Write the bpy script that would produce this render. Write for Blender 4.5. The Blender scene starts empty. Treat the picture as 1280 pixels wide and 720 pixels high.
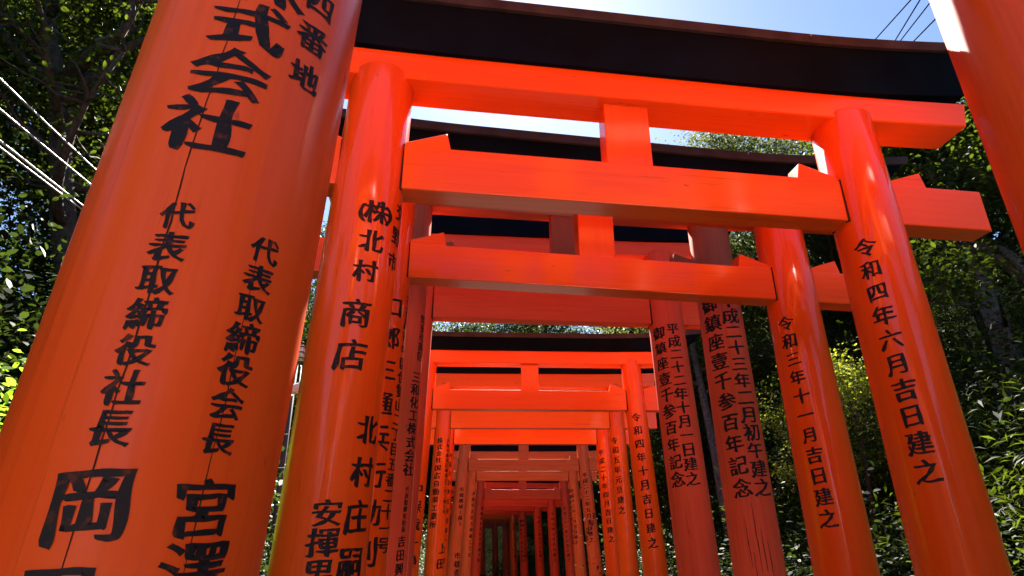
import bpy, bmesh, math, random
import numpy as np
from mathutils import Vector, Matrix

# ------------------------------------------------------------------ camera, sky, sun, exposure
SC = bpy.context.scene
COL = SC.collection
R = math.radians
EYE = 1.5
cam_d = bpy.data.cameras.new('camera')
cam_d.sensor_width = 36.0
cam_d.lens = 36.0 * 804.0 / 1280.0
cam_d.clip_start = 0.05
cam_d.clip_end = 600.0
cam = bpy.data.objects.new('camera', cam_d)
COL.objects.link(cam)
cam.location = (0, 0, EYE)
cam.rotation_euler = (R(90 + 22.92), 0, 0)
SC.camera = cam

SUN_EL, SUN_AZ = 47.0, 0.5          # degrees; azimuth clockwise from +Y (straight ahead)
world = bpy.data.worlds.new('World')
SC.world = world
world.use_nodes = True
wn = world.node_tree
wn.nodes.clear()
sky = wn.nodes.new('ShaderNodeTexSky')
sky.sky_type = 'NISHITA'
sky.sun_disc = False
sky.sun_elevation = R(SUN_EL)
sky.sun_rotation = R(SUN_AZ)
sky.altitude = 400
sky.air_density = 0.75
sky.dust_density = 0.35
sky.ozone_density = 4.0
bg = wn.nodes.new('ShaderNodeBackground')
bg.inputs['Strength'].default_value = 0.05
wo = wn.nodes.new('ShaderNodeOutputWorld')
wn.links.new(sky.outputs[0], bg.inputs[0])
wn.links.new(bg.outputs[0], wo.inputs[0])

sun_d = bpy.data.lights.new('sun', 'SUN')
sun_d.energy = 5.0
sun_d.angle = R(0.53)
sun_d.color = (1.0, 0.93, 0.82)
sun = bpy.data.objects.new('sun', sun_d)
COL.objects.link(sun)
to_sun = Vector((math.sin(R(SUN_AZ)) * math.cos(R(SUN_EL)), math.cos(R(SUN_AZ)) * math.cos(R(SUN_EL)), math.sin(R(SUN_EL))))
sun.rotation_euler = to_sun.to_track_quat('Z', 'Y').to_euler()
sun.location = to_sun * 60

SC.view_settings.view_transform = 'Standard'
SC.view_settings.look = 'None'
SC.view_settings.gamma = 1.0
SC.view_settings.exposure = 2.5
SC.view_settings.use_curve_mapping = False
SC.render.engine = 'CYCLES'
SC.cycles.use_denoising = True
SC.cycles.max_bounces = 10
SC.cycles.diffuse_bounces = 5
SC.cycles.glossy_bounces = 4
SC.cycles.transmission_bounces = 4
SC.cycles.sample_clamp_indirect = 6.0

# ------------------------------------------------------------------ helpers
def link(o, parent=None):
    COL.objects.link(o)
    if parent is not None:
        o.parent = parent
    return o

def tag(o, label, cat, group=None):
    o['label'] = label
    o['category'] = cat
    if group:
        o['group'] = group
    return o

def empty(name, loc, rz=0.0):
    o = bpy.data.objects.new(name, None)
    o.empty_display_size = 0.3
    o.location = loc
    o.rotation_euler = (0, 0, rz)
    return link(o)

def mesh_obj(name, verts, faces, mats, parent=None, smooth=True, mat_idx=None):
    me = bpy.data.meshes.new(name)
    me.from_pydata([tuple(v) for v in verts], [], faces)
    for m in (mats if isinstance(mats, (list, tuple)) else [mats]):
        me.materials.append(m)
    if mat_idx is not None:
        me.polygons.foreach_set('material_index', mat_idx)
    if smooth:
        me.polygons.foreach_set('use_smooth', [True] * len(me.polygons))
    me.update()
    return link(bpy.data.objects.new(name, me), parent)

def bm_obj(name, bm, mats, parent=None, smooth=False):
    me = bpy.data.meshes.new(name)
    bm.normal_update()
    bm.to_mesh(me)
    bm.free()
    for m in (mats if isinstance(mats, (list, tuple)) else [mats]):
        me.materials.append(m)
    if smooth:
        me.polygons.foreach_set('use_smooth', [True] * len(me.polygons))
    return link(bpy.data.objects.new(name, me), parent)

def tube(points, radii, seg=8, cap=True):
    """verts, faces of a tube through points"""
    P = [Vector(p) for p in points]
    verts, faces = [], []
    up = Vector((0.31, 0.17, 0.93)).normalized()
    for i, p in enumerate(P):
        t = (P[min(i + 1, len(P) - 1)] - P[max(i - 1, 0)]).normalized()
        a = t.cross(up)
        if a.length < 1e-3:
            a = t.cross(Vector((1, 0, 0)))
        a.normalize()
        b = t.cross(a)
        for k in range(seg):
            w = 2 * math.pi * k / seg
            verts.append(p + (a * math.cos(w) + b * math.sin(w)) * radii[i])
    for i in range(len(P) - 1):
        for k in range(seg):
            k2 = (k + 1) % seg
            faces.append((i * seg + k, i * seg + k2, (i + 1) * seg + k2, (i + 1) * seg + k))
    if cap:
        faces.append(tuple(range(seg - 1, -1, -1)))
        n = (len(P) - 1) * seg
        faces.append(tuple(n + k for k in range(seg)))
    return verts, faces

# ------------------------------------------------------------------ materials
def mat(name):
    m = bpy.data.materials.new(name)
    m.use_nodes = True
    nt = m.node_tree
    return m, nt, nt.nodes['Principled BSDF']

def N(nt, kind, **kw):
    n = nt.nodes.new(kind)
    for k, v in kw.items():
        if k in n.inputs:
            n.inputs[k].default_value = v
        else:
            setattr(n, k, v)
    return n

def streak_noise(nt, axis, fine, along, detail=4.0, offset=None, rough=0.6):
    """noise stretched along the wood grain; axis is 'X' or 'Z' of the object"""
    tc = N(nt, 'ShaderNodeTexCoord')
    mp = N(nt, 'ShaderNodeMapping')
    sc = {'Z': (fine, fine, along), 'X': (along, fine, fine)}[axis]
    mp.inputs['Scale'].default_value = sc
    oi = N(nt, 'ShaderNodeObjectInfo')
    ad = N(nt, 'ShaderNodeVectorMath', operation='ADD')
    ml = N(nt, 'ShaderNodeMath', operation='MULTIPLY')
    ml.inputs[1].default_value = 40.0
    nt.links.new(oi.outputs['Random'], ml.inputs[0])
    nt.links.new(tc.outputs['Object'], mp.inputs['Vector'])
    nt.links.new(mp.outputs[0], ad.inputs[0])
    nt.links.new(ml.outputs[0], ad.inputs[1])
    nz = N(nt, 'ShaderNodeTexNoise')
    nz.inputs['Scale'].default_value = 1.0
    nz.inputs['Detail'].default_value = detail
    nz.inputs['Roughness'].default_value = rough
    nt.links.new(ad.outputs[0], nz.inputs['Vector'])
    return nz.outputs['Fac']

def ramp(nt, fac, stops):
    r = N(nt, 'ShaderNodeValToRGB')
    el = r.color_ramp.elements
    while len(el) < len(stops):
        el.new(0.5)
    for e, (p, c) in zip(el, stops):
        e.position = p
        e.color = (*c, 1.0) if len(c) == 3 else c
    nt.links.new(fac, r.inputs['Fac'])
    return r.outputs['Color']

def mixc(nt, fac, a, b, mode='MIX'):
    m = N(nt, 'ShaderNodeMix', data_type='RGBA', blend_type=mode)
    if isinstance(fac, (int, float)):
        m.inputs['Factor'].default_value = fac
    else:
        nt.links.new(fac, m.inputs['Factor'])
    for s, v in ((m.inputs[6], a), (m.inputs[7], b)):
        if isinstance(v, tuple):
            s.default_value = (*v, 1.0)
        else:
            nt.links.new(v, s)
    return m.outputs[2]

def vermilion(name, axis, base, pale, deep, rough=0.34, coat=0.6, wear=0.25, wave=0.5):
    """painted cedar: broad fading, fine grain, hairline cracks, brushed and slightly wavy gloss"""
    m, nt, p = mat(name)
    broad = streak_noise(nt, axis, 3.2, 0.55, 3.0)
    fine = streak_noise(nt, axis, 55.0, 1.6, 5.0)
    c1 = mixc(nt, ramp(nt, broad, [(0.36, (0, 0, 0)), (0.72, (1, 1, 1))]), base, pale)
    c2 = mixc(nt, ramp(nt, fine, [(0.30, (1, 1, 1)), (0.52, (0, 0, 0))]), c1, deep)
    c2m = mixc(nt, wear, c1, c2)
    spots = streak_noise(nt, axis, 26.0, 9.0, 2.0)
    c3 = mixc(nt, ramp(nt, spots, [(0.735, (0, 0, 0)), (0.79, (0.55, 0.55, 0.55))]), c2m, (0.10, 0.018, 0.010))
    scuff = streak_noise(nt, axis, 34.0, 1.1, 3.0, rough=0.7)
    c4 = mixc(nt, ramp(nt, scuff, [(0.66, (0, 0, 0)), (0.74, (0.5 * wear + .1,) * 3)]), c3, tuple(min(1, q * 1.1 + .06) for q in pale))
    # hairline checks along the grain, only in places
    chk = streak_noise(nt, axis, 17.0, 0.30, 4.0, rough=0.55)
    where = streak_noise(nt, axis, 2.4, 0.9, 2.0)
    line = ramp(nt, chk, [(0.494, (0, 0, 0)), (0.5, (1, 1, 1)), (0.506, (0, 0, 0))])
    msk = mixc(nt, 1.0, line, ramp(nt, where, [(0.50, (0, 0, 0)), (0.64, (0.45, 0.45, 0.45))]), 'MULTIPLY')
    c5 = mixc(nt, msk, c4, tuple(q * .22 for q in deep))
    grime = streak_noise(nt, axis, 6.5, 0.45, 5.0, rough=0.65)
    c6 = mixc(nt, ramp(nt, grime, [(0.56, (0, 0, 0)), (0.80, (0.20 + wear * .5,) * 3)]), c5, tuple(q * .55 for q in deep))
    nt.links.new(c6, p.inputs['Base Color'])
    rr = N(nt, 'ShaderNodeMapRange')
    rr.inputs['To Min'].default_value = max(0.05, rough - 0.10)
    rr.inputs['To Max'].default_value = rough + 0.16
    nt.links.new(broad, rr.inputs['Value'])
    nt.links.new(rr.outputs[0], p.inputs['Roughness'])
    p.inputs['Coat Weight'].default_value = coat
    p.inputs['Coat Roughness'].default_value = 0.05 + 0.25 * (1 - coat)
    p.inputs['Coat Tint'].default_value = (1, 0.93, 0.88, 1)
    p.inputs['Specular IOR Level'].default_value = 0.14
    wv = streak_noise(nt, axis, 11.0, 0.9, 3.5, rough=0.5)
    b1 = N(nt, 'ShaderNodeBump')
    b1.inputs['Strength'].default_value = wave
    b1.inputs['Distance'].default_value = 0.006
    nt.links.new(wv, b1.inputs['Height'])
    b2 = N(nt, 'ShaderNodeBump')
    b2.inputs['Strength'].default_value = 0.10 + 0.5 * wear
    b2.inputs['Distance'].default_value = 0.0012
    nt.links.new(fine, b2.inputs['Height'])
    nt.links.new(b1.outputs[0], b2.inputs['Normal'])
    nt.links.new(b2.outputs[0], p.inputs['Normal'])
    nt.links.new(b1.outputs[0], p.inputs['Coat Normal'])
    return m

def paint_set(tagname, *a, **k):
    return {'Z': vermilion('vermilion_%s_upright' % tagname, 'Z', *a, **k),
            'X': vermilion('vermilion_%s_beam' % tagname, 'X', *a, **dict(k, wave=k['wave'] * .45, coat=k['coat'] * .8))}

PAINT = {
    'orange_red': paint_set('orange_red', (0.80, 0.090, 0.008), (0.84, 0.120, 0.013), (0.58, 0.044, 0.005), rough=0.42, coat=0.34, wear=0.28, wave=0.35),
    'gloss':  paint_set('gloss', (0.77, 0.094, 0.005), (0.81, 0.125, 0.010), (0.56, 0.042, 0.004), rough=0.38, coat=0.75, wear=0.22, wave=0.55),
    'faded':  paint_set('faded', (0.72, 0.098, 0.038), (0.77, 0.135, 0.060), (0.52, 0.052, 0.020), rough=0.60, coat=0.06, wear=0.35, wave=0.3),
    'fresh':  paint_set('fresh', (0.82, 0.130, 0.009), (0.85, 0.152, 0.013), (0.68, 0.072, 0.005), rough=0.38, coat=0.6, wear=0.16, wave=0.4),
    'tan':    paint_set('tan', (0.70, 0.150, 0.034), (0.74, 0.185, 0.058), (0.44, 0.065, 0.020), rough=0.55, coat=0.10, wear=0.6, wave=0.3),
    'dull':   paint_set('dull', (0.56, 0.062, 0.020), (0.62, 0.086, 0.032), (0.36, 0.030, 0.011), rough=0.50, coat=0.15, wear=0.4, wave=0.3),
}

def simple(name, col, rough=0.6, noise=0.0, scale=8.0, spec=0.4, bump=0.0, metal=0.0):
    m, nt, p = mat(name)
    p.inputs['Roughness'].default_value = rough
    p.inputs['Specular IOR Level'].default_value = spec
    p.inputs['Metallic'].default_value = metal
    if noise > 0 or bump > 0:
        tc = N(nt, 'ShaderNodeTexCoord')
        nz = N(nt, 'ShaderNodeTexNoise')
        nz.inputs['Scale'].default_value = scale
        nz.inputs['Detail'].default_value = 6.0
        nt.links.new(tc.outputs['Object'], nz.inputs['Vector'])
        lo = tuple(max(0, c * (1 - noise)) for c in col)
        hi = tuple(min(1, c * (1 + noise)) for c in col)
        nt.links.new(ramp(nt, nz.outputs['Fac'], [(0.3, lo), (0.7, hi)]), p.inputs['Base Color'])
        if bump > 0:
            b = N(nt, 'ShaderNodeBump')
            b.inputs['Strength'].default_value = bump
            b.inputs['Distance'].default_value = 0.02
            nt.links.new(nz.outputs['Fac'], b.inputs['Height'])
            nt.links.new(b.outputs[0], p.inputs['Normal'])
    else:
        p.inputs['Base Color'].default_value = (*col, 1)
    return m

def ink_material():
    """black lacquer brushed into the carved strokes, a little worn"""
    m, nt, p = mat('black_ink')
    tc = N(nt, 'ShaderNodeTexCoord')
    nz = N(nt, 'ShaderNodeTexNoise')
    nz.inputs['Scale'].default_value = 70.0
    nz.inputs['Detail'].default_value = 5.0
    nt.links.new(tc.outputs['Object'], nz.inputs['Vector'])
    nt.links.new(ramp(nt, nz.outputs['Fac'], [(0.58, (0.006, 0.006, 0.008)), (0.68, (0.085, 0.016, 0.008))]), p.inputs['Base Color'])
    p.inputs['Roughness'].default_value = 0.6
    p.inputs['Specular IOR Level'].default_value = 0.3
    b = N(nt, 'ShaderNodeBump')
    b.inputs['Strength'].default_value = 0.4
    b.inputs['Distance'].default_value = 0.003
    nt.links.new(nz.outputs['Fac'], b.inputs['Height'])
    nt.links.new(b.outputs[0], p.inputs['Normal'])
    return m

INK = ink_material()
BLACK = simple('black_lacquer', (0.0016, 0.0060, 0.0140), rough=0.5, noise=0.3, scale=5.0, spec=0.03, bump=0.05)
CAP = simple('weathered_copper_cap', (0.038, 0.042, 0.050), rough=0.7, spec=0.1, noise=0.3, scale=9.0, bump=0.1)
CRACK_GAP_SHADE = simple('dark_wood_check', (0.035, 0.010, 0.006), rough=0.9)
BARK = simple('bark', (0.055, 0.043, 0.034), rough=0.92, noise=0.55, scale=14.0, bump=0.9)
BARK2 = simple('pale_bark', (0.11, 0.10, 0.092), rough=0.9, noise=0.5, scale=16.0, bump=0.8)
SOIL = simple('forest_floor', (0.0085, 0.0095, 0.0042), rough=1.0, noise=0.6, scale=2.5, bump=0.8, spec=0.0)
STONE = simple('path_stone', (0.085, 0.072, 0.06), rough=0.85, noise=0.25, scale=6.0, bump=0.25)
BOUNCE_GRAVEL = simple('pale_bounce_gravel', (0.44, 0.41, 0.36), rough=0.85, noise=0.2, scale=3.0, bump=0.25)
KERB = simple('kerb_stone', (0.28, 0.27, 0.25), rough=0.88, noise=0.3, scale=9.0, bump=0.3)
CABLE = simple('cable_sheath', (0.34, 0.34, 0.345), rough=0.38, spec=0.6)
CABLE_DARK = simple('dark_cable_sheath', (0.006, 0.006, 0.007), rough=1.0, spec=0.0)
POLE = simple('lamp_post_paint', (0.06, 0.06, 0.06), rough=0.55)
WHITE = simple('white_enamel', (0.78, 0.76, 0.70), rough=0.4, noise=0.06, scale=30.0)

def leaf_material(name, col, trans, var=0.35, trw=0.4):
    m, nt, p = mat(name)
    oi = N(nt, 'ShaderNodeObjectInfo')
    geo = N(nt, 'ShaderNodeNewGeometry')
    nz = N(nt, 'ShaderNodeTexNoise')
    nz.inputs['Scale'].default_value = 1.1
    nz.inputs['Detail'].default_value = 3.0
    nt.links.new(geo.outputs['Position'], nz.inputs['Vector'])
    a = tuple(c * (1 - var) for c in col)
    b = (min(1, col[0] * (1 + var * 1.3)), min(1, col[1] * (1 + var)), col[2])
    cc = ramp(nt, nz.outputs['Fac'], [(0.32, a), (0.68, b)])
    isl = mixc(nt, ramp(nt, geo.outputs['Random Per Island'], [(0.0, (0.55, 0.55, 0.55)), (1.0, (1, 1, 1))]), (0.0, 0.0, 0.0), cc)
    nt.links.new(isl, p.inputs['Base Color'])
    p.inputs['Roughness'].default_value = 0.55
    p.inputs['Specular IOR Level'].default_value = 0.16
    tr = N(nt, 'ShaderNodeBsdfTranslucent')
    at = tuple(c * (1 - var) for c in trans)
    nt.links.new(mixc(nt, geo.outputs['Random Per Island'], at, trans), tr.inputs['Color'])
    mx = N(nt, 'ShaderNodeMixShader')
    mx.inputs[0].default_value = trw
    nt.links.new(p.outputs[0], mx.inputs[1])
    nt.links.new(tr.outputs[0], mx.inputs[2])
    nt.links.new(mx.outputs[0], nt.nodes['Material Output'].inputs['Surface'])
    return m

LEAF_DARK = leaf_material('leaf_dark', (0.026, 0.046, 0.016), (0.075, 0.12, 0.014), trw=0.30)
LEAF_MID = leaf_material('leaf_mid', (0.034, 0.060, 0.017), (0.14, 0.20, 0.012), trw=0.36)
LEAF_YELLOW = leaf_material('leaf_yellow_green', (0.16, 0.20, 0.020), (0.50, 0.55, 0.04), trw=0.48)
LEAF_FRESH = leaf_material('leaf_fresh', (0.12, 0.22, 0.02), (0.45, 0.74, 0.04), trw=0.5)
LEAF_GREY = leaf_material('leaf_grey_green', (0.075, 0.095, 0.040), (0.20, 0.24, 0.05), trw=0.38)

# ------------------------------------------------------------------ terrain and path
PATH = [(-14, .9), (0, .62), (4, .42), (8, .22), (15, .23), (18, .28), (20, .05), (23.6, -.69), (28.5, -1.29), (34, -2.6), (38, -4.5), (60, -16)]
def path_x(y):
    return float(np.interp(y, [p[0] for p in PATH], [p[1] for p in PATH]))

_rs = np.random.RandomState(5)
_wv = [( _rs.uniform(.15, .9), _rs.uniform(0, 6.28), _rs.uniform(0, 6.28)) for _ in range(10)]
def ground_z(x, y):
    s = abs(x - path_x(y))
    t = max(0.0, s - (2.6 if y > -1 else 8.2))
    z = 0.42 * t if t < 5 else (2.1 + 0.72 * (t - 5) if t < 30 else 20.1 + 0.15 * (t - 30))
    z += max(0.0, y - 36) * 0.22 * min(1.0, max(0.15, t / 6.0))
    amp = min(1.0, t / 3.0)
    n = sum(math.sin(f * (x * math.cos(a) + y * math.sin(a)) * 1.6 + b) / (1 + 2.5 * f) for f, a, b in _wv) * 0.22
    return z + amp * n - 0.03

def build_ground():
    xs = np.concatenate([np.linspace(-160, -30, 14), np.linspace(-27, 27, 73), np.linspace(30, 160, 14)])
    ys = np.concatenate([np.linspace(-120, -20, 9), np.linspace(-16, 48, 86), np.linspace(52, 220, 16)])
    v = [(x, y, ground_z(x, y)) for y in ys for x in xs]
    nx = len(xs)
    f = [(j * nx + i, j * nx + i + 1, (j + 1) * nx + i + 1, (j + 1) * nx + i) for j in range(len(ys) - 1) for i in range(nx - 1)]
    o = mesh_obj('ground', v, f, SOIL)
    o['kind'] = 'structure'
    ys = np.linspace(-13, 40, 107)
    v, f = [], []
    for y in ys:
        c = path_x(y)
        for d in (-1.02, -.5, 0, .5, 1.02):
            v.append((c + d, y, 0.008))
    for j in range(len(ys) - 1):
        for i in range(4):
            a = j * 5 + i
            f.append((a, a + 1, a + 6, a + 5))
    p = mesh_obj('path', v, f, STONE)
    p['kind'] = 'structure'
    for sd, nm in ((-1, 'kerb_left'), (1, 'kerb_right')):
        v, f = [], []
        prof = [(1.022, -.05), (1.022, .085), (1.04, .10), (1.12, .10), (1.14, .085), (1.14, -.05)]
        for y in ys:
            c = path_x(y)
            for d, z in prof:
                v.append((c + sd * d, y, z))
        k = len(prof)
        for j in range(len(ys) - 1):
            for i in range(k - 1):
                a = j * k + i
                f.append((a, a + 1, a + k + 1, a + k) if sd > 0 else (a + 1, a, a + k, a + k + 1))
        q = mesh_obj(nm, v, f, KERB, smooth=False)
        q['kind'] = 'structure'
build_ground()
bm = bmesh.new()
ring = [bm.verts.new((.6 + 7.5 * math.cos(a) * (1 + .04 * math.sin(5 * a)), -8.2 + 7.2 * math.sin(a), .003)) for a in np.linspace(0, 2 * math.pi, 40, endpoint=False)]
bm.faces.new(ring)
lo = bm_obj('unseen_bounce_court', bm, BOUNCE_GRAVEL)  # pale ground added behind the camera to bounce sunlight onto the pillars
lo['kind'] = 'structure'

# ------------------------------------------------------------------ brush lettering
INS = [
    (0, -1, '株式会社', -80.5, 2.427, -90.6, 2.111, 0.1222),
    (0, -1, '代表取締役社長', -91.7, 1.951, -93.5, 1.65, 0.0466),
    (0, -1, '岡田', -93.3, 1.559, -96.8, 1.456, 0.0861),
    (0, -1, '十四番地', -49.8, 2.531, -50.0, 2.275, 0.0635),
    (0, -1, '代表取締役会長', -51.1, 1.936, -53.6, 1.654, 0.0483),
    (0, -1, '宮澤', -52.7, 1.566, -51.1, 1.49, 0.0855),
    (1, -1, '株北村', -64.5, 2.769, -71.6, 2.509, 0.1013),
    (1, -1, '商店', -77.3, 2.334, -77.5, 2.175, 0.1174),
    (1, -1, '(', -87.6, 2.758, -87.6, 2.758, 0.1004),
    (1, -1, ')', -43.9, 2.769, -43.9, 2.769, 0.1026),
    (1, -1, '北村庄嗣', -37.0, 1.923, -41.9, 1.49, 0.1039),
    (1, -1, '安揮男', -80.2, 1.64, -81.0, 1.462, 0.0982),
    (1, -1, '交野市', -11.8, 2.828, -21.7, 2.595, 0.0831),
    (2, -1, '口郎三通兵行助則', -55.8, 2.664, -67.7, 1.526, 0.1198),
    (2, -1, '名古屋市中区伊勢山二丁目五番二十一号', 0.9, 2.748, -27.3, 1.561, 0.1047),
    (3, -1, '知多市南区', -19.9, 3.042, -23.5, 2.773, 0.0741),
    (3, -1, '三和化工株式会社', -31.9, 2.622, -36.8, 2.025, 0.098),
    (3, -1, '代表取締役社長', -37.2, 1.905, -40.6, 1.672, 0.035),
    (3, -1, '吉田興', -42.7, 1.604, -43.5, 1.45, 0.0693),
    (5, -1, '中保哉一静', -68.2, 2.144, -64.9, 1.49, 0.1226),
    (6, -1, '株式会社', -99.9, 2.863, -101.6, 2.63, 0.0698),
    (6, -1, '国広自動車工業所', -103.2, 2.535, -108.3, 1.883, 0.0838),
    (6, -1, '大阪市鶴見区横堤五丁目二番三号', -37.3, 2.872, -38.6, 2.031, 0.051),
    (6, -1, '上田', -33.0, 1.624, -39.3, 1.46, 0.1147),
    (8, -1, '市橋機械(株)', -76.7, 2.705, -61.4, 2.109, 0.0844),
    (8, -1, '市橋勇', -55.9, 1.574, -48.5, 1.301, 0.116),
    (1, 1, '令和四年六月吉日建之', -142.9, 2.782, -139.0, 1.816, 0.0889),
    (2, 1, '令和三年十一月吉日建之', -146.3, 2.71, -137.0, 1.687, 0.0844),
    (3, 1, '御鎮座壹千参百年記念', -143.7, 3.234, -126.2, 1.932, 0.1302),
    (3, 1, '平成二十三年二月初午建之', -90.2, 3.251, -77.0, 1.934, 0.1317),
    (4, 1, '御鎮座壹千参百年記念', -138.8, 3.387, -136.0, 2.112, 0.1204),
    (4, 1, '平成二十二年十月一日建之', -90.0, 3.414, -92.6, 2.111, 0.1244),
    (5, 1, '令和四年十月吉日建之', -107.8, 2.874, -100.6, 1.653, 0.0977),
    (6, 1, '令和五年元旦建之', -124.8, 2.874, -116.1, 2.049, 0.0848),
    (7, 1, '平成二十年四月吉日建之', -125.9, 2.892, -104.4, 1.758, 0.0817),
    (8, 1, '御鎮座壹千参百年記念', 173.8, 2.983, -159.7, 1.871, 0.1112),
    (8, 1, '平成二十二年五月吉日建之', -102.1, 2.962, -108.2, 1.837, 0.0971),
]
INS_FAR = [
    (9, 1, '平成十三年二月吉日建之', -118, 2.90, -118, 1.85, .080),
    (9, 1, '御鎮座壹千参百年記念', -160, 2.90, -160, 1.85, .085),
    (10, 1, '平成二十一年八月吉日建之', -110, 2.75, -110, 1.5, .085),
    (10, -1, '京都市伏見区深草開土町', -50, 2.75, -50, 1.5, .090),
    (9, -1, '大阪市北区天神橋二丁目', -48, 2.85, -48, 1.6, .085),
    (7, -1, '大阪市中央区南船場一丁目', -50, 2.85, -50, 1.5, .070),
    (11, 1, '令和元年七月吉日建之', -95, 2.75, -95, 1.5, .100),
    (12, 1, '平成三十年五月吉日建之', -98, 2.75, -98, 1.5, .095),
    (13, 1, '平成二十年十月吉日建之', -95, 2.75, -95, 1.5, .095),
    (13, 1, '御鎮座壹千参百年記念', -135, 2.75, -135, 1.5, .10),
    (14, 1, '平成二十年三月吉日建之', -95, 2.75, -95, 1.5, .10),
]
_chars = sorted(set(''.join(i[2] for i in INS + INS_FAR)) | {'国'})

def build_glyphs():
    tmp = {}
    for ch in _chars:
        cu = bpy.data.curves.new('glyph', 'FONT')
        cu.body = ch
        cu.resolution_u = 3
        o = bpy.data.objects.new('glyph', cu)
        COL.objects.link(o)
        tmp[ch] = o
    dg = bpy.context.evaluated_depsgraph_get()
    raw = {}
    for ch, o in tmp.items():
        raw[ch] = bpy.data.meshes.new_from_object(o.evaluated_get(dg))
    co = np.array([v.co[:2] for v in raw['国'].vertices])
    ctr = (co.min(0) + co.max(0)) / 2
    size = (co.max(0) - co.min(0)).max() / 0.90
    out = {}
    rng = random.Random(3)
    nib = Vector((0.034, -0.013))
    for ch, me in raw.items():
        bm = bmesh.new()
        bm.from_mesh(me)
        c0 = ctr
        if ch in '()':
            cc = np.array([v.co[:2] for v in bm.verts])
            c0 = (cc.min(0) + cc.max(0)) / 2
        for v in bm.verts:
            v.co = Vector(((v.co.x - c0[0]) / size, (v.co.y - c0[1]) / size, 0))
        bmesh.ops.remove_doubles(bm, verts=bm.verts, dist=1e-5)
        for k in range(-5, 6):
            for no in ((1, 0, 0), (0, 1, 0)):
                g = list(bm.verts) + list(bm.edges) + list(bm.faces)
                bmesh.ops.bisect_plane(bm, geom=g, plane_co=Vector(no) * (k * 0.095 + 0.004), plane_no=no, dist=1e-6)
        bm.verts.index_update()
        ph = [rng.uniform(0, 6.28) for _ in range(6)]
        moved = []
        for v in bm.verts:
            nn = Vector((0, 0))
            for e in v.link_edges:
                if len(e.link_faces) == 1:
                    f = e.link_faces[0]
                    a, b = e.verts
                    d = b.co - a.co
                    n = Vector((d.y, -d.x))
                    if n.length < 1e-9:
                        continue
                    n.normalize()
                    mid = (a.co + b.co) / 2 - f.calc_center_median()
                    if n.x * mid.x + n.y * mid.y < 0:
                        n = -n
                    nn += n
            x, y = v.co.x, v.co.y
            wob = 0.008
            dx = wob * (math.sin(9 * y + ph[0]) + 0.6 * math.sin(17 * x + ph[1]))
            dy = wob * (math.sin(8 * x + ph[2]) + 0.6 * math.sin(15 * y + ph[3]))
            if nn.length > 1e-6:
                nn.normalize()
                k = 1.0 + 0.5 * math.sin(13 * x + 7 * y + ph[4])
                w = max(-1.0, min(1.0, nn.dot(nib.normalized()) * 2.2))
                dx += nib.x * w * k + nn.x * 0.003
                dy += nib.y * w * k + nn.y * 0.003
                ang = 0.0
                for lp in v.link_loops:
                    ang += lp.calc_angle()
                if ang < 2.2:                       # a stroke end: pressed start, tapered or flared finish
                    sx, sy = (1 if nn.x > 0 else -1), (1 if nn.y > 0 else -1)
                    if nn.y < -0.3:
                        dx -= sx * 0.020
                    else:
                        dx += sx * 0.008
                    if nn.x < -0.3:
                        dy -= sy * 0.008
                    else:
                        dy += sy * 0.014
            X, Y = x + dx, y + dy
            moved.append((X, Y + 0.115 * X))
        bmesh.ops.triangulate(bm, faces=bm.faces)
        out[ch] = (np.array(moved), [tuple(v.index for v in f.verts) for f in bm.faces])
        bm.free()
    for ch, o in tmp.items():
        cu = o.data
        bpy.data.objects.remove(o)
        bpy.data.curves.remove(cu)
        bpy.data.meshes.remove(raw[ch])
    return out
GLYPH = build_glyphs()

def inscription(pillar, rad, text, th0, z0, th1, z1, em, seed=0):
    """a painted column of characters wrapped round its pillar, each character its own piece"""
    rg = random.Random(seed)
    n = len(text)
    pitch = abs(z0 - z1) / max(1, n - 1) if n > 1 else em
    ev = min(em, pitch * (0.97 if em < 0.07 or em > 0.12 or pitch < 0.09 else 0.86))
    for i, ch in enumerate(text):
        t = i / max(1, n - 1)
        th = R(th0 + (th1 - th0) * t)
        zc = z0 + (z1 - z0) * t
        P, T = GLYPH[ch]
        s = rg.uniform(0.93, 1.06)
        rot = rg.uniform(-0.035, 0.035)
        V = []
        for x, y in P:
            u, v = (x - y * rot) * em * s, (y + x * rot) * ev * s
            z = zc + v
            r = rad(z)
            a = th + u / r
            V.append(((r + 0.0013) * math.cos(a), (r + 0.0013) * math.sin(a), z))
        mesh_obj('character', V, T, INK, pillar)

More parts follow.
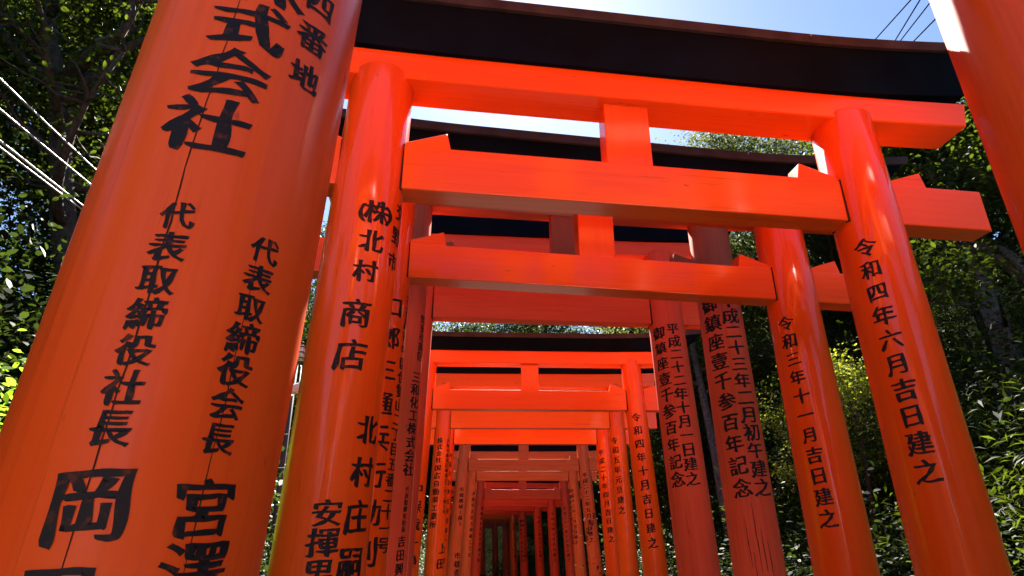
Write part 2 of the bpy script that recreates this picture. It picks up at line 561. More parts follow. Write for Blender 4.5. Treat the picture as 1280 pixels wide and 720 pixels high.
# ------------------------------------------------------------------ torii gates
# cx, cy, yaw, half spacing at eye level, lean, r bottom, r top, heights relative to the eye, paint
GATES = {
    0: (0.595, 1.315, 16.9, 1.188, 2.6, 0.19, 0.171, 1.85, 2.12, 2.5, 2.66, 3.05),
    1: (0.53, 2.51, 7.9, 1.19, 1.65, 0.17, 0.14, 1.43, 1.645, 1.975, 2.11, 2.385),
    2: (0.47, 3.28, 9.0, 1.19, 1.1, 0.16, 0.135, 1.36, 1.555, 1.88, 2.0, 2.245),
    3: (0.4, 4.39, 7.0, 1.205, 1.0, 0.17, 0.15, 1.85, 2.085, 2.46, 2.62, 2.95),
    4: (0.28, 5.52, 5.0, 1.218, 1.9, 0.175, 0.155, 1.99, 2.34, 2.66, 2.8, 3.14),
    5: (0.19, 6.77, 2.3, 1.199, 2.7, 0.128, 0.105, 1.457, 1.661, 1.947, 2.08, 2.26),
    6: (0.23, 8.21, 1.0, 1.143, 1.5, 0.12, 0.1, 1.533, 1.756, 2.05, 2.22, 2.45),
    7: (0.19, 9.31, 0.5, 1.17, 2.0, 0.125, 0.105, 1.514, 1.728, 2.02, 2.17, 2.42),
    8: (0.22, 12.49, 0.0, 1.26, 4.0, 0.13, 0.11, 1.546, 1.751, 2.04, 2.18, 2.44),
    9: (0.23, 14.82, 0.0, 1.215, 3.0, 0.13, 0.11, 1.62, 1.82, 2.1, 2.24, 2.5),
    10: (0.28, 17.91, 2.0, 1.21, 3.0, 0.14, 0.115, 1.482, 1.725, 2.02, 2.18, 2.45),
    11: (0.05, 20.0, 10, 1.19, 2.0, 0.15, 0.125, 1.45, 1.66, 1.98, 2.12, 2.38),
    12: (-0.27, 21.7, 16, 1.19, 2.0, 0.15, 0.125, 1.45, 1.66, 1.98, 2.12, 2.38),
    13: (-0.69, 23.6, 22, 1.19, 2.0, 0.15, 0.125, 1.45, 1.66, 1.98, 2.12, 2.38),
    14: (-1.0, 26.0, 26, 1.19, 2.0, 0.15, 0.125, 1.45, 1.66, 1.98, 2.12, 2.38),
    15: (-1.29, 28.5, 28, 1.19, 2.0, 0.15, 0.125, 1.45, 1.66, 1.98, 2.12, 2.38),
    16: (-1.79, 31.4, 30, 1.19, 2.0, 0.15, 0.125, 1.45, 1.66, 1.98, 2.12, 2.38),
    19: (-2.45, 33.6, 32, 1.19, 2.0, 0.15, 0.125, 1.45, 1.66, 1.98, 2.12, 2.38),
    20: (-3.3, 35.6, 34, 1.19, 2.0, 0.15, 0.125, 1.45, 1.66, 1.98, 2.12, 2.38),
    21: (-4.3, 37.6, 36, 1.19, 2.0, 0.15, 0.125, 1.45, 1.66, 1.98, 2.12, 2.38),
    17: (0.85, -3.3, 8, 1.19, 1.6, 0.165, 0.14, 1.45, 1.66, 1.98, 2.12, 2.38),
}
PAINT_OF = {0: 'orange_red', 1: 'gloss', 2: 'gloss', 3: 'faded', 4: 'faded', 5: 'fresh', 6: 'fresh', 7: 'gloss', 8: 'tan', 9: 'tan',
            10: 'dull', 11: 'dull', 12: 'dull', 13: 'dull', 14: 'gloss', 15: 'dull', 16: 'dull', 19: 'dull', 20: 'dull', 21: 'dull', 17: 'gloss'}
LABEL = {
    0: 'nearest orange torii, its huge left pillar carved with large company characters',
    1: 'torii whose big black lintel crosses the top, right pillar dated sixth month',
    2: 'second full torii from the front, right pillar dated eleventh month',
    3: 'tall faded red torii with two text columns on cracked right pillar',
    4: 'tall faded red torii just before the small bright orange one',
    5: 'bright orange torii framing the passage, its black lintel under the foliage gap',
    6: 'bright orange torii right behind the one with visible lintel, short dated text',
    7: 'plain red torii third inside the bright inner frame',
    8: 'weathered tan orange torii with splayed pillars and a visible central strut',
    9: 'tan torii beam seen directly beneath the splayed weathered torii',
    10: 'dull dark red torii ending the straight stretch of the passage',
    11: 'dark red torii far back, rightmost pillar against the foliage',
    12: 'dark red torii far back, middle pillar of three against the foliage',
    13: 'dark red torii far back carrying two columns of text on its right pillar',
    14: 'far glossy red torii with its tie beam visible left of its pillar',
    15: 'far dull torii behind the glossy one, thin pillar in shade',
    17: 'glossy red torii just behind the viewpoint',
    19: 'dark torii one step past the left bend',
    20: 'dark torii two steps past the left bend',
    21: 'last dark torii hidden past the left bend',
    16: 'dark torii standing at the left bend of the passage',
}

def beveled_box(x0, x1, y0, y1, z0, z1, bev=0.005, black_ends=False):
    bm = bmesh.new()
    vs = [bm.verts.new((x, y, z)) for x in (x0, x1) for y in (y0, y1) for z in (z0, z1)]
    for q in ((0, 1, 3, 2), (4, 6, 7, 5), (0, 4, 5, 1), (2, 3, 7, 6), (0, 2, 6, 4), (1, 5, 7, 3)):
        bm.faces.new([vs[i] for i in q])
    bmesh.ops.bevel(bm, geom=list(bm.edges), offset=bev, segments=2, affect='EDGES', profile=0.5)
    bm.normal_update()
    if black_ends:
        for f in bm.faces:
            if abs(f.normal.x) > 0.9 and f.calc_area() > 0.002:
                f.material_index = 1
    return bm

def swept_beam(prof, half, slant, rise, seg=28, t0=-1.0, t1=1.0, gap=0.0):
    """beam along X; prof = [(y,z)...] closed; half length at z=prof min, slant = extra length at the top; rise(s) lifts the ends"""
    zmin = min(p[1] for p in prof)
    zmax = max(p[1] for p in prof)
    bm = bmesh.new()
    rings = []
    for i in range(seg + 1):
        t = t0 + (t1 - t0) * i / seg
        ring = []
        for y, z in prof:
            x = t * (half + slant * (z - zmin) / (zmax - zmin))
            x += gap if i == 0 and t0 > -1 else (-gap if i == seg and t1 < 1 else 0)
            ring.append(bm.verts.new((x, y, z + rise(x))))
        rings.append(ring)
    k = len(prof)
    for i in range(seg):
        for j in range(k):
            bm.faces.new((rings[i][j], rings[i + 1][j], rings[i + 1][(j + 1) % k], rings[i][(j + 1) % k]))
    e0 = bm.faces.new(rings[0])
    e1 = bm.faces.new(rings[-1][::-1])
    e0.material_index = 1
    e1.material_index = 1
    bmesh.ops.recalc_face_normals(bm, faces=bm.faces)
    return bm

def make_gate(g):
    cx, cy, yaw, s0, lean, rb, rt, nb, nt_, sb, st, kt = GATES[g]
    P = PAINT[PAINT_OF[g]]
    ln = R(lean)
    nb, nt_, sb, st, kt = (v + EYE for v in (nb, nt_, sb, st, kt))
    base = s0 + EYE * math.tan(ln)
    k = (rb / 0.17) ** 0.5
    gate = empty('torii_gate', (cx, cy, 0), R(yaw))
    tag(gate, LABEL[g], 'torii gate', 'torii gates along the path')
    top = (sb + 0.05) / math.cos(ln)
    rad = lambda z: rb + (rt - rb) * z / top
    sleeve_h = 0.85 if g >= 11 else 0.5
    pillars = {}
    for sd in (-1, 1):
        seg, prof = 72, []
        for z in [0.0, sleeve_h, 1.2, 1.8, 2.4, top - 0.012]:
            prof.append((rad(z), z))
        prof.append((rad(top) - 0.010, top))
        v, f = [], []
        for r_, z_ in prof:
            for i in range(seg):
                a = 2 * math.pi * i / seg
                v.append((r_ * math.cos(a), r_ * math.sin(a), z_))
        for j in range(len(prof) - 1):
            for i in range(seg):
                i2 = (i + 1) % seg
                f.append((j * seg + i, j * seg + i2, (j + 1) * seg + i2, (j + 1) * seg + i))
        f.append(tuple((len(prof) - 1) * seg + i for i in range(seg)))
        f.append(tuple(range(seg - 1, -1, -1)))
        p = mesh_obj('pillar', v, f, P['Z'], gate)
        p.location = (sd * base, 0, 0)
        p.rotation_euler = (0, -sd * ln, 0)
        sv, sf = [], []
        for r_, z_ in ((rad(0) + .012, -.05), (rad(sleeve_h) + .012, sleeve_h - .012), (rad(sleeve_h) + .006, sleeve_h), (rad(sleeve_h) - .002, sleeve_h)):
            for i in range(48):
                a = 2 * math.pi * i / 48
                sv.append((r_ * math.cos(a), r_ * math.sin(a), z_))
        for j in range(3):
            for i in range(48):
                i2 = (i + 1) % 48
                sf.append((j * 48 + i, j * 48 + i2, (j + 1) * 48 + i2, (j + 1) * 48 + i))
        mesh_obj('base_sleeve', sv, sf, BLACK, p)
        pillars[sd] = p
    # tie beam through the pillars, with its wedges
    hl = s0 - math.tan(ln) * 1.5 + 0.60 * k
    th = 0.060 * k
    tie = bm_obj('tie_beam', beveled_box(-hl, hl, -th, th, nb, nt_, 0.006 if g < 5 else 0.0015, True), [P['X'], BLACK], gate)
    for sd in (-1, 1):
        sp = base - math.tan(ln) * nt_
        r_ = rad(nt_)
        for io in (-1, 1):
            a0 = sp + io * (r_ - 0.03)
            a1 = sp + io * (r_ + 0.19 * k)
            w = th * 0.80
            h0, h1 = 0.018, 0.088 * k
            vs = [(sd * a0, -w, nt_ - .004), (sd * a1, -w, nt_ - .004), (sd * (a1 - io * .02), -w, nt_ + h1), (sd * a0, -w, nt_ + h0)]
            vs += [(x, w, z) for x, y, z in vs]
            bm = bmesh.new()
            B = [bm.verts.new(q) for q in vs]
            for q in ((0, 1, 2, 3), (7, 6, 5, 4), (0, 4, 5, 1), (1, 5, 6, 2), (2, 6, 7, 3), (3, 7, 4, 0)):
                bm.faces.new([B[i] for i in q])
            bmesh.ops.recalc_face_normals(bm, faces=bm.faces)
            bmesh.ops.bevel(bm, geom=list(bm.edges), offset=0.003, segments=1, affect='EDGES')
            bm_obj('wedge', bm, P['X'], tie)
        # dark box round the beam, its colour standing in for shade in the joint
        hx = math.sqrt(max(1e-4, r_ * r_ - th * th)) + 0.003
        bm_obj('mortise_shade', beveled_box(sd * sp - hx, sd * sp + hx, -th - .0045, th + .0045, nb - .004, nt_ + .0035, 0.001), CRACK_GAP_SHADE, tie)
    # central strut
    sw = 0.107 * k
    bm_obj('strut', beveled_box(-sw, sw, -.048 * k, .048 * k, nt_ - .003, sb + .004, 0.004), P['Z'], gate)
    # red under-lintel and black upper lintel with its cap
    up = lambda x: 0.085 * max(0.0, (abs(x) - 0.7) / 1.3) ** 2
    up_low = lambda x: 0.035 * max(0.0, (abs(x) - 0.7) / 1.3) ** 2
    d = 0.100 * k
    c = 0.006
    prof = [(-d, sb + c), (-d + c, sb), (d - c, sb), (d, sb + c), (d, st + .004), (-d, st + .004)]
    bm_obj('under_lintel', swept_beam(prof, hl - 0.0, 0.03, up_low), [P['X'], BLACK], gate)
    d0, d1 = 0.125 * k, 0.185 * k
    cap0 = kt - 0.050
    prof = [(-d0, st + .004), (d0, st + .004), (d1, cap0), (-d1, cap0)]
    lint = bm_obj('upper_lintel', swept_beam(prof, hl + 0.02, 0.20, up), [BLACK, BLACK], gate)
    d2 = d1 + 0.018
    prof = [(-d2, cap0), (d2, cap0), (d2 + .004, kt), (0.0, kt + .055), (-d2 - .004, kt)]
    cuts = [-1, -.62, -.05, .46, 1]
    for c0, c1 in zip(cuts[:-1], cuts[1:]):
        bm_obj('lintel_cap', swept_beam(prof, hl + 0.24, 0.05, up, 10, c0, c1, .0006), [CAP, CAP], lint)
    return gate, pillars, rad

def wood_crack(pillar, rad, th0, z0, th1, z1, width, seed):
    rg = random.Random(seed)
    n = max(6, int(abs(z0 - z1) / 0.03))
    v, f, dr = [], [], 0.0
    for i in range(n + 1):
        t = i / n
        z = z0 + (z1 - z0) * t
        dr = 0.8 * dr + rg.uniform(-.0016, .0016)
        w = width * (0.35 + 0.65 * math.sin(math.pi * min(1, max(0, t)))) * rg.uniform(.6, 1.2) * .5
        r_ = rad(z) + 0.0007
        a = R(th0 + (th1 - th0) * t) + dr / r_
        for s in (-1, 1):
            v.append((r_ * math.cos(a + s * w / r_), r_ * math.sin(a + s * w / r_), z))
    for i in range(n):
        f.append((2 * i, 2 * i + 1, 2 * i + 3, 2 * i + 2))
    return mesh_obj('wood_crack', v, f, CRACK_GAP_SHADE, pillar)

BUILT = {}
for g in GATES:
    BUILT[g] = make_gate(g)
for n, (g, sd, *rest) in enumerate(INS + INS_FAR):
    gate, pil, rad = BUILT[g]
    inscription(pil[sd], rad, *rest, seed=n)
_, pil, rad = BUILT[0]
wood_crack(pil[-1], rad, -91.5, 2.55, -96.5, 1.30, .0026, 1)
wood_crack(pil[-1], rad, -54.5, 1.95, -55.5, 1.30, .0018, 2)
_, pil, rad = BUILT[3]
for i, (a, z, l) in enumerate(((-132, 1.75, .3), (-112, 1.85, .42), (-100, 1.68, .25), (-122, 1.55, .35), (-88, 1.62, .3))):
    wood_crack(pil[1], rad, a, z, a + 3, z - l, .0055, 10 + i)

# ------------------------------------------------------------------ vegetation
def leaf_mesh(name, centers, dirs_up, size, rng, material, aspect=0.27, rounded=True):
    """many small folded leaves; centers is (n,3)"""
    n = len(centers)
    d = rng.normal(size=(n, 3))
    d[:, 2] = d[:, 2] * 0.55 - 0.25
    d /= np.linalg.norm(d, axis=1)[:, None]
    up = rng.normal(size=(n, 3)) * 0.6 + np.array(dirs_up)
    s = np.cross(d, up)
    s /= (np.linalg.norm(s, axis=1)[:, None] + 1e-9)
    nn = np.cross(s, d)
    L = size * rng.uniform(0.6, 1.25, size=(n, 1))
    a = centers
    b = centers + d * L * 0.45 + s * L * aspect + nn * L * 0.10
    c = centers + d * L
    e = centers + d * L * 0.45 - s * L * aspect + nn * L * 0.10
    if rounded:
        q = lambda u, w, k: centers + d * L * u + s * L * w + nn * L * k
        ring = [a, q(.30, aspect * .9, .07), q(.68, aspect * .85, .07), c, q(.68, -aspect * .85, .07), q(.30, -aspect * .9, .07)]
    else:
        ring = [a, b, c, e]
    m = len(ring)
    V = np.stack(ring, axis=1).reshape(-1, 3).astype(np.float32)
    me = bpy.data.meshes.new(name)
    me.vertices.add(n * m)
    me.vertices.foreach_set('co', V.ravel())
    me.loops.add(n * m)
    me.loops.foreach_set('vertex_index', np.arange(n * m, dtype=np.int32))
    me.polygons.add(n)
    me.polygons.foreach_set('loop_start', np.arange(0, n * m, m, dtype=np.int32))
    me.materials.append(material)
    me.update(calc_edges=True)
    return me

def limb_path(rng, p, d, length, n=6, curl=0.22, lift=0.05):
    pts = [np.array(p, float)]
    d = np.array(d, float)
    d /= np.linalg.norm(d)
    for _ in range(n):
        d = d + rng.normal(size=3) * curl
        d[2] += lift
        d /= np.linalg.norm(d)
        pts.append(pts[-1] + d * length / n)
    return pts

def grow_tree(name, seed, height, crown_r, crown_from, material, bark, leaves, leaf_size, trunk_r, n_limbs=11, spread=0.34, trunk=None, extra_limbs=(), lift=0.05, clip=None, thin_front=None):
    """prototype: Empty > trunk (with limbs), crown; returns the Empty at the origin"""
    rng = np.random.RandomState(seed)
    V, F = [], []
    def add(pts, r0, r1, seg):
        rr = [r0 + (r1 - r0) * (i / (len(pts) - 1)) ** 0.8 for i in range(len(pts))]
        v, f = tube(pts, rr, seg)
        b = len(V)
        V.extend(v)
        F.extend(tuple(b + q for q in ff) for ff in f)
    if trunk is None:
        trunk = limb_path(rng, (0, 0, -0.4), (rng.normal() * .06, rng.normal() * .06, 1), height * 0.9, 9, 0.06, 0.1)
    trunk = [np.array(t, float) for t in trunk]
    add(trunk, trunk_r, trunk_r * 0.22, 12)
    clusters = []
    def along(t):
        q = t * (len(trunk) - 1)
        i = min(int(q), len(trunk) - 2)
        return trunk[i] + (trunk[i + 1] - trunk[i]) * (q - i)
    limbs = []
    for i in range(n_limbs):
        t = crown_from + (1 - crown_from) * (i + rng.uniform(0, .8)) / n_limbs
        p = along(min(t, .99))
        az = i * 2.4 + rng.uniform(-.5, .5)
        fall = math.sin(math.pi * min(1, max(.12, (t - crown_from) / (1 - crown_from) * .8 + .18)))
        ln = crown_r * (0.45 + 0.6 * fall) * rng.uniform(.8, 1.15)
        d = (math.cos(az), math.sin(az), rng.uniform(.15, .7))
        limbs.append((limb_path(rng, p, d, ln, 7, .20, lift), trunk_r * (0.45 - 0.25 * t)))
    for pts, r0 in extra_limbs:
        limbs.append(([np.array(q, float) for q in pts], r0))
    for pts, r0 in limbs:
        add(pts, r0, r0 * .25, 7)
        L = np.linalg.norm(pts[-1] - pts[0])
        for j in range(2, len(pts)):
            for _ in range(2):
                d = rng.normal(size=3)
                d[2] = abs(d[2]) * .5 + .05
                sub = limb_path(rng, pts[j], d, L * rng.uniform(.22, .46), 4, .28, lift)
                add(sub, r0 * .32, r0 * .07, 5)
                clusters += [sub[2], sub[3], sub[4], sub[4] + rng.normal(size=3) * .3]
            clusters.append(pts[j] + rng.normal(size=3) * .2)
    clusters = np.array(clusters)
    per = max(4, leaves // len(clusters))
    w = rng.uniform(.3, 1.7, size=len(clusters))
    cnt = np.maximum(2, (per * w)).astype(int)
    C = np.repeat(clusters, cnt, axis=0)
    C = C + rng.normal(size=C.shape) * np.array([spread, spread, spread * .62])
    if clip is not None:
        C = C[C[:, 2] < clip]
    if thin_front is not None:
        C = C[(C[:, 1] > thin_front) | (rng.uniform(size=len(C)) < .10)]
    root = bpy.data.objects.new(name, None)
    tk = bpy.data.meshes.new('trunk')
    tk.from_pydata([tuple(q) for q in V], [], F)
    tk.materials.append(bark)
    tk.polygons.foreach_set('use_smooth', [True] * len(tk.polygons))
    cm = leaf_mesh('crown', C, (0, 0, 1.0), leaf_size, rng, material)
    return name, tk, cm

def place(proto, x, y, s, rz, label, cat='tree', group='trees of the wood round the shrine path', z=None, tilt=0.0, parts=('trunk', 'crown')):
    name, tk, cm = proto
    r = empty(name, (x, y, ground_z(x, y) if z is None else z), rz)
    r.scale = (s, s, s)
    r.rotation_euler = (tilt, 0, rz)
    tag(r, label, cat, group)
    for nm, me in zip(parts, (tk, cm)):
        link(bpy.data.objects.new(nm, me), r)
    return r

OAK = grow_tree('evergreen_oak', 11, 10.5, 3.6, .30, LEAF_DARK, BARK, 64000, .100, .20, 14, .38)
OAK2 = grow_tree('evergreen_oak', 12, 11.5, 3.2, .22, LEAF_MID, BARK, 60000, .098, .19, 15, .36)
THIN = grow_tree('thin_crowned_tree', 13, 12.0, 2.9, .45, LEAF_GREY, BARK2, 36000, .085, .15, 14, .34)
MAPLE = grow_tree('maple_tree', 14, 6.0, 2.4, .40, LEAF_YELLOW, BARK, 16000, .085, .10, 10, .24, lift=-.02)
CEDAR = grow_tree('cedar_tree', 15, 14.0, 2.3, .25, LEAF_DARK, BARK, 26000, .12, .22, 24, .30, lift=-.06)

# the big tree on the left, its forked limbs dark against the leaves
HERO = grow_tree('evergreen_oak', 21, 11, 2.6, .30, LEAF_MID, BARK, 90000, .085, .26, 14, .36,
    trunk=[(.1, 0, -.8), (.0, 0, 1.2), (-.22, 0, 2.9), (-.87, 0, 4.75), (-1.27, 0, 6.05), (-1.59, 0, 7.1), (-2.12, 0, 8.5), (-2.65, 0, 10)],
    extra_limbs=[
        ([(-1.49, 0, 6.9), (-1.04, -.2, 7.2), (-.61, -.4, 7.35), (-.26, -.6, 7.45), (-.25, -.7, 7.8), (-.1, -.8, 8.5)], .13),
        ([(-1.34, 0, 6.5), (-.68, -.3, 6.92), (-.22, -.5, 7.17), (.26, -.6, 7.3), (.9, -.6, 7.6)], .10),
        ([(-1.24, 0, 6.2), (-1.12, .3, 7.28), (-.73, .6, 7.9), (-.2, .9, 8.6)], .09),
        ([(-1.44, 0, 6.8), (-1.97, -.2, 7.15), (-2.31, -.4, 7.6), (-2.8, -.6, 8.2)], .10)], thin_front=.05)
place(HERO, -5.2, 7.6, 1.0, 0, 'big leafy tree with forked dark limbs, above the cables at upper left')

# straight trunk with one heavy branch on the right
RIGHT = grow_tree('evergreen_oak', 22, 8, 2.3, .50, LEAF_MID, BARK2, 40000, .085, .24, 9, .34,
    trunk=[(.1, 0, -.6), (.02, 0, 1.2), (.0, 0, 2.2), (-.04, 0, 3.2), (-.06, 0, 4.4), (-.08, 0, 5.2), (-.12, 0, 5.9), (-.2, 0, 6.5)],
    extra_limbs=[([(-.08, -.1, 4.35), (.16, -.3, 4.0), (.41, -.4, 3.5), (.9, -.5, 3.0), (1.6, -.6, 2.8)], .19),
                 ([(0, -.1, 3.0), (-.7, -1.0, 3.15), (-1.1, -1.0, 3.0), (-1.7, -1.0, 2.95)], .035)], clip=7.2)
place(RIGHT, 7.24, 9.0, 1.0, 0, 'straight grey trunked tree with a heavy drooping branch at right', z=1.65)

SPOTS = [
 # proto, x, y, scale, label
 (OAK, -10.2, 8.4, 1.05, 'dark evergreen filling the far left edge behind the big forked tree'),
 (OAK2, -8.4, 11.8, 1.0, 'leafy evergreen up the slope behind the cables'),
 (OAK, -6.6, 13.6, .85, 'dark evergreen seen low between the two left pillars'),
 (OAK, -5.2, 18.5, .80, 'dark evergreen behind the left row of pillars'),
 (CEDAR, -9.0, 17.5, .9, 'tall dark cedar deep behind the left pillars'),
 (OAK2, -6.2, 24.0, .85, 'evergreen behind the bend on the left'),
 (OAK, -12.5, 4.5, 1.0, 'dark evergreen beyond the left edge of the frame'),
 (OAK2, -8.0, 2.2, .8, 'evergreen standing level with the nearest left pillar'),
 (OAK, 8.6, 13.2, .72, 'dark evergreen behind the yellow green maple'),
 (OAK2, 10.6, 9.6, .5, 'leafy evergreen right of the grey trunk'),
 (THIN, 5.0, 15.2, 1.0, 'thin crowned tree showing through the gap right of the strut'),
 (THIN, 7.6, 15.6, 1.0, 'thin crowned tree against the sky behind the upper right pillar'),
 (OAK, 6.4, 17.8, .95, 'broad dark evergreen shading the slope right of the faded pillars'),
 (OAK, 9.6, 16.6, .80, 'dark evergreen high behind the grey trunk'),
 (OAK2, 4.3, 20.0, .85, 'leafy evergreen behind the orange torii on the right'),
 (OAK, 5.4, 22.5, .72, 'dark evergreen behind the faded red right pillars'),
 (OAK, 4.6, 25.5, .70, 'dark evergreen closing the view between far right pillars'),
 (OAK2, 8.8, 22.0, .8, 'evergreen deep in the wood on the right'),
 (CEDAR, 11.8, 15.0, .6, 'cedar up the right hand slope'),
 (OAK, 12.4, 6.4, .45, 'dark evergreen past the right edge of the frame'),
 (OAK2, 1.8, 35.0, 1.42, 'leafy evergreen over the bright orange torii, right of centre'),
 (OAK, -2.8, 34.0, 1.40, 'dark evergreen over the bright orange torii, left of centre'),
 (THIN, -.4, 38.0, 1.55, 'bare looking tree against the sky above the orange torii'),
 (OAK, 6.2, 33.0, 1.25, 'dark evergreen far right of the passage end'),
 (OAK2, -8.0, 31.0, 1.05, 'evergreen far left of the passage end'),
 (OAK, -5.0, 42.0, 1.1, 'dark evergreen at the very back on the left'),
 (OAK, 3.6, 44.0, 1.1, 'dark evergreen at the very back on the right'),
 (OAK, 1.9, 30.5, .55, 'small dark evergreen at the outside of the far bend'),
 (OAK2, 3.2, 28.0, .55, 'small leafy evergreen at the outside of the far bend'),
 (OAK, -11.5, -7.0, 1.0, 'dark evergreen behind the viewpoint on the left'),
 (OAK2, 12.0, -8.0, 1.0, 'evergreen behind the viewpoint on the right'),
 (OAK, -3.0, -19.0, 1.0, 'dark evergreen closing the path behind the viewpoint'),
 (OAK, -5.2, 35.5, 1.0, 'dark evergreen straight beyond the farthest torii'),
 (OAK, -7.0, 37.5, 1.0, 'dark evergreen beyond the farthest torii on the left'),
 (OAK, -15.5, 12.5, 1.1, 'dark evergreen high on the left slope'),
 (OAK2, -13.0, 20.0, 1.1, 'leafy evergreen high on the left slope'),
 (OAK, -11.5, 27.0, 1.1, 'dark evergreen on the left slope far back'),
 (OAK, -17.0, 6.0, 1.1, 'dark evergreen on the left slope level with the nearest gate'),
 (OAK, 14.5, 11.0, .55, 'dark evergreen high on the right slope'),
 (OAK2, 14.0, 21.0, 1.0, 'leafy evergreen high on the right slope'),
 (OAK, 11.0, 27.5, 1.0, 'dark evergreen on the right slope far back'),
 (OAK2, 16.5, 6.0, .5, 'leafy evergreen on the right slope beyond the frame'),
]
for i, (pr, x, y, s, lab) in enumerate(SPOTS):
    place(pr, x, y, s, i * 1.37, lab)

place(MAPLE, 4.35, 8.3, .46, .7, 'sunlit yellow green maple between the two right pillars', z=1.5)

# understorey
def grow_shrub(name, seed, r, h, material, n, size, stems=9, aspect=.27, rounded=True):
    rng = np.random.RandomState(seed)
    V, F, C = [], [], []
    for i in range(stems):
        az = i * 2.4
        d = (math.cos(az) * .7, math.sin(az) * .7, rng.uniform(.6, 1.3))
        pts = limb_path(rng, (rng.normal() * .08, rng.normal() * .08, -.1), d, h * rng.uniform(.7, 1.15), 6, .2, .0)
        v, f = tube(pts, [.022 * (1 - .13 * q) for q in range(len(pts))], 5)
        b = len(V)
        V += v
        F += [tuple(b + q for q in ff) for ff in f]
        for q in pts[2:]:
            C += [q, q + rng.normal(size=3) * r * .25, q + rng.normal(size=3) * r * .3]
    C = np.array(C)
    P = np.repeat(C, max(3, n // len(C)), axis=0)
    P = P + rng.normal(size=P.shape) * r * .20
    tk = bpy.data.meshes.new('stems')
    tk.from_pydata([tuple(q) for q in V], [], F)
    tk.materials.append(BARK)
    return name, tk, leaf_mesh('foliage', P, (0, 0, 1.4), size, rng, material, aspect, rounded)

SHRUB_DARK = grow_shrub('shrub', 31, 1.0, 1.5, LEAF_DARK, 15000, .055)
SHRUB_MID = grow_shrub('shrub', 32, 1.0, 1.4, LEAF_MID, 13000, .058)
SHRUB_FRESH = grow_shrub('shrub', 33, .7, 1.3, LEAF_FRESH, 7000, .060, 11, .30, True)
BAMBOO_GRASS = grow_shrub('bamboo_grass', 34, .9, 1.3, LEAF_MID, 6500, .13, 16, .09, False)

place(SHRUB_FRESH, -2.95, 3.9, .95, .4, 'bright fresh green shrub at the left edge beside the nearest pillar', 'shrub', 'shrubs under the trees', z=1.3, parts=('stems', 'foliage'))
rs = random.Random(8)
SHRUBS = []
ORD = 'first second third fourth fifth sixth seventh eighth ninth tenth eleventh twelfth thirteenth fourteenth fifteenth sixteenth seventeenth'.split()
for side in (-1, 1):
    for j in range(17):
        y = 3.2 + j * 1.75 + rs.uniform(-.4, .4)
        SHRUBS.append((side, path_x(y) + side * rs.uniform(3.0, 3.9), y, rs.uniform(.85, 1.25)))
        SHRUBS.append((side, path_x(y + .8) + side * rs.uniform(4.6, 6.4), y + .8, rs.uniform(1.1, 1.7)))
SHRUBS += [(-1, -5.2, 5.6, 1.7), (-1, -6.4, 6.4, 1.8), (-1, -5.6, 4.7, 1.7), (-1, -7.4, 7.4, 1.9), (-1, -6.8, 5.2, 1.9), (-1, -8.2, 6.0, 2.0), (-1, -4.9, 7.2, 1.6),
           (1, 7.4, 10.2, 1.6), (1, 8.6, 9.0, 1.7), (1, 8.0, 11.5, 1.7), (1, 9.4, 10.4, 1.8), (1, 6.8, 12.0, 1.6), (1, 8.0, 7.8, 1.6), (1, 1.6, 26.5, 1.3), (1, 1.2, 29.0, 1.4), (1, .6, 31.5, 1.4), (1, 2.2, 24.5, 1.2)]
for i, (side, x, y, s) in enumerate(SHRUBS):
    if side < 0 and y < 5.2 and x > -4.6:
        continue
    pr = SHRUB_DARK if i % 3 or side < 0 else SHRUB_MID
    sname = 'left' if side < 0 else 'right'
    gi = min(range(1, 17), key=lambda q: abs(GATES[q][1] - y))
    row = 'close to the path' if abs(x - path_x(y)) < 4.2 else 'up the slope'
    place(pr, x, y, s, i * 2.1, '%s shrub %s, %s of the %s torii' % ('dark' if pr is SHRUB_DARK else 'green', row, sname, ORD[gi]), 'shrub', 'dark shrubs on the %s slope' % sname, parts=('stems', 'foliage'))
for i, (x, y, s) in enumerate(((4.9, 5.2, 1.1), (5.4, 6.0, 1.2), (4.7, 6.6, 1.1), (5.9, 5.0, 1.25), (6.2, 7.2, 1.2), (5.3, 7.6, 1.0), (6.9, 6.2, 1.3))):
    place(BAMBOO_GRASS, x, y, s, i * 1.9, 'clump of long bladed bamboo grass at the lower right corner', 'grass clump', 'bamboo grass clumps at the lower right', parts=('stems', 'foliage'))

_same = {}
for o in list(COL.objects):
    if o.parent is None and o.get('category') == 'shrub':
        _same.setdefault(o['label'], []).append(o)
for lab, os_ in _same.items():
    if len(os_) > 1:
        os_.sort(key=lambda q: -q.scale[0])
        for q, wd in zip(os_, ('largest', 'second largest', 'third largest', 'fourth largest', 'fifth largest', 'sixth largest')):
            q['label'] = wd + ' ' + lab

# ------------------------------------------------------------------ overhead cables
def cable(a, b, r, sag, m, label, group):
    a, b = Vector(a), Vector(b)
    pts = []
    for i in range(33):
        t = i / 32
        p = a.lerp(b, t)
        p.z -= sag * 4 * t * (1 - t)
        pts.append(p)
    v, f = tube(pts, [r] * 33, 6)
    return tag(mesh_obj('overhead_cable', v, f, m), label, 'cable', group)

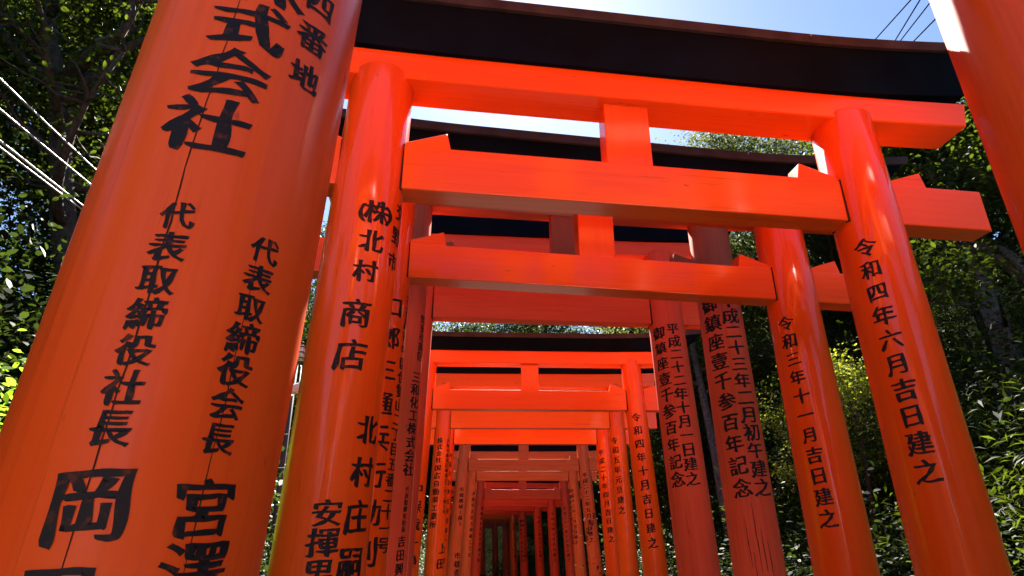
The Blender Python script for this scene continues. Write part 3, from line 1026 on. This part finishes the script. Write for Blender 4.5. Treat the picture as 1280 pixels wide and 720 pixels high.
def ext(a, b, k0, k1):
    a, b = Vector(a), Vector(b)
    return a + (b - a) * k0, a + (b - a) * k1
for a, b, lab in (((-4.26, 4.2, 5.30), (-4.76, 6.3, 5.69), 'topmost pale cable crossing the dark leaves at left'),
                  ((-4.17, 4.2, 4.99), (-4.72, 6.3, 5.46), 'second pale cable from the top at left'),
                  ((-4.07, 4.2, 4.68), (-4.70, 6.3, 5.16), 'upper cable of the lowest close pair at left'),
                  ((-4.05, 4.2, 4.615), (-4.72, 6.3, 5.13), 'lower cable of the lowest close pair at left')):
    p, q = ext(a, b, -4.0, 2.4)
    cable(p, q, .010, .12, CABLE, lab, 'cables at the left')
for a, b, lab in (((8.69, 12, 12.99), (7.44, 9, 11.13), 'leftmost thin dark wire against the sky at upper right'),
                  ((9.21, 12, 12.99), (7.62, 9, 11.13), 'second thin dark wire from the left in the sky'),
                  ((9.33, 12, 12.99), (7.81, 9, 11.09), 'third thin dark wire from the left in the sky'),
                  ((9.63, 12, 12.97), (7.81, 9, 10.69), 'rightmost thin dark wire beside the nearest right pillar')):
    p, q = ext(a, b, -2.0, 3.0)
    cable(p, q, .014, .0, CABLE_DARK, lab, 'wires in the sky at upper right')

# ------------------------------------------------------------------ lamp post glimpsed between the two left pillars
lp = empty('lamp_post', (-2.62, 7.55, ground_z(-2.62, 7.55)))
tag(lp, 'small lamp post with white lantern glimpsed between the two left pillars', 'lamp post')
z0 = lp.location.z
v, f = tube([(0, 0, -.2), (0, 0, 3.70 - z0)], [.035, .028], 10)
mesh_obj('post', v, f, POLE, lp)
body = bm_obj('lantern', beveled_box(-.035, .075, -.045, .045, 3.74 - z0, 3.92 - z0, .006), WHITE, lp)
for zz in (3.76, 3.83, 3.90):
    bm_obj('lantern_bar', beveled_box(-.045, .085, -.052, .052, zz - z0 - .008, zz - z0 + .008, .002), POLE, body)
v, f = tube([(.02, 0, 3.72 - z0), (.10, -.10, 3.62 - z0), (.17, -.3, 3.38 - z0), (.19, -.45, 3.25 - z0)], [.010] * 4, 6)
mesh_obj('arm', v, f, POLE, lp)
v, f = tube([(.30, -.52, 3.30 - z0), (.27, -.52, 3.285 - z0), (.17, -.52, 3.235 - z0), (.12, -.52, 3.215 - z0)], [.02, .045, .065, .068], 14)
mesh_obj('lamp_shade', v, f, WHITE, lp)
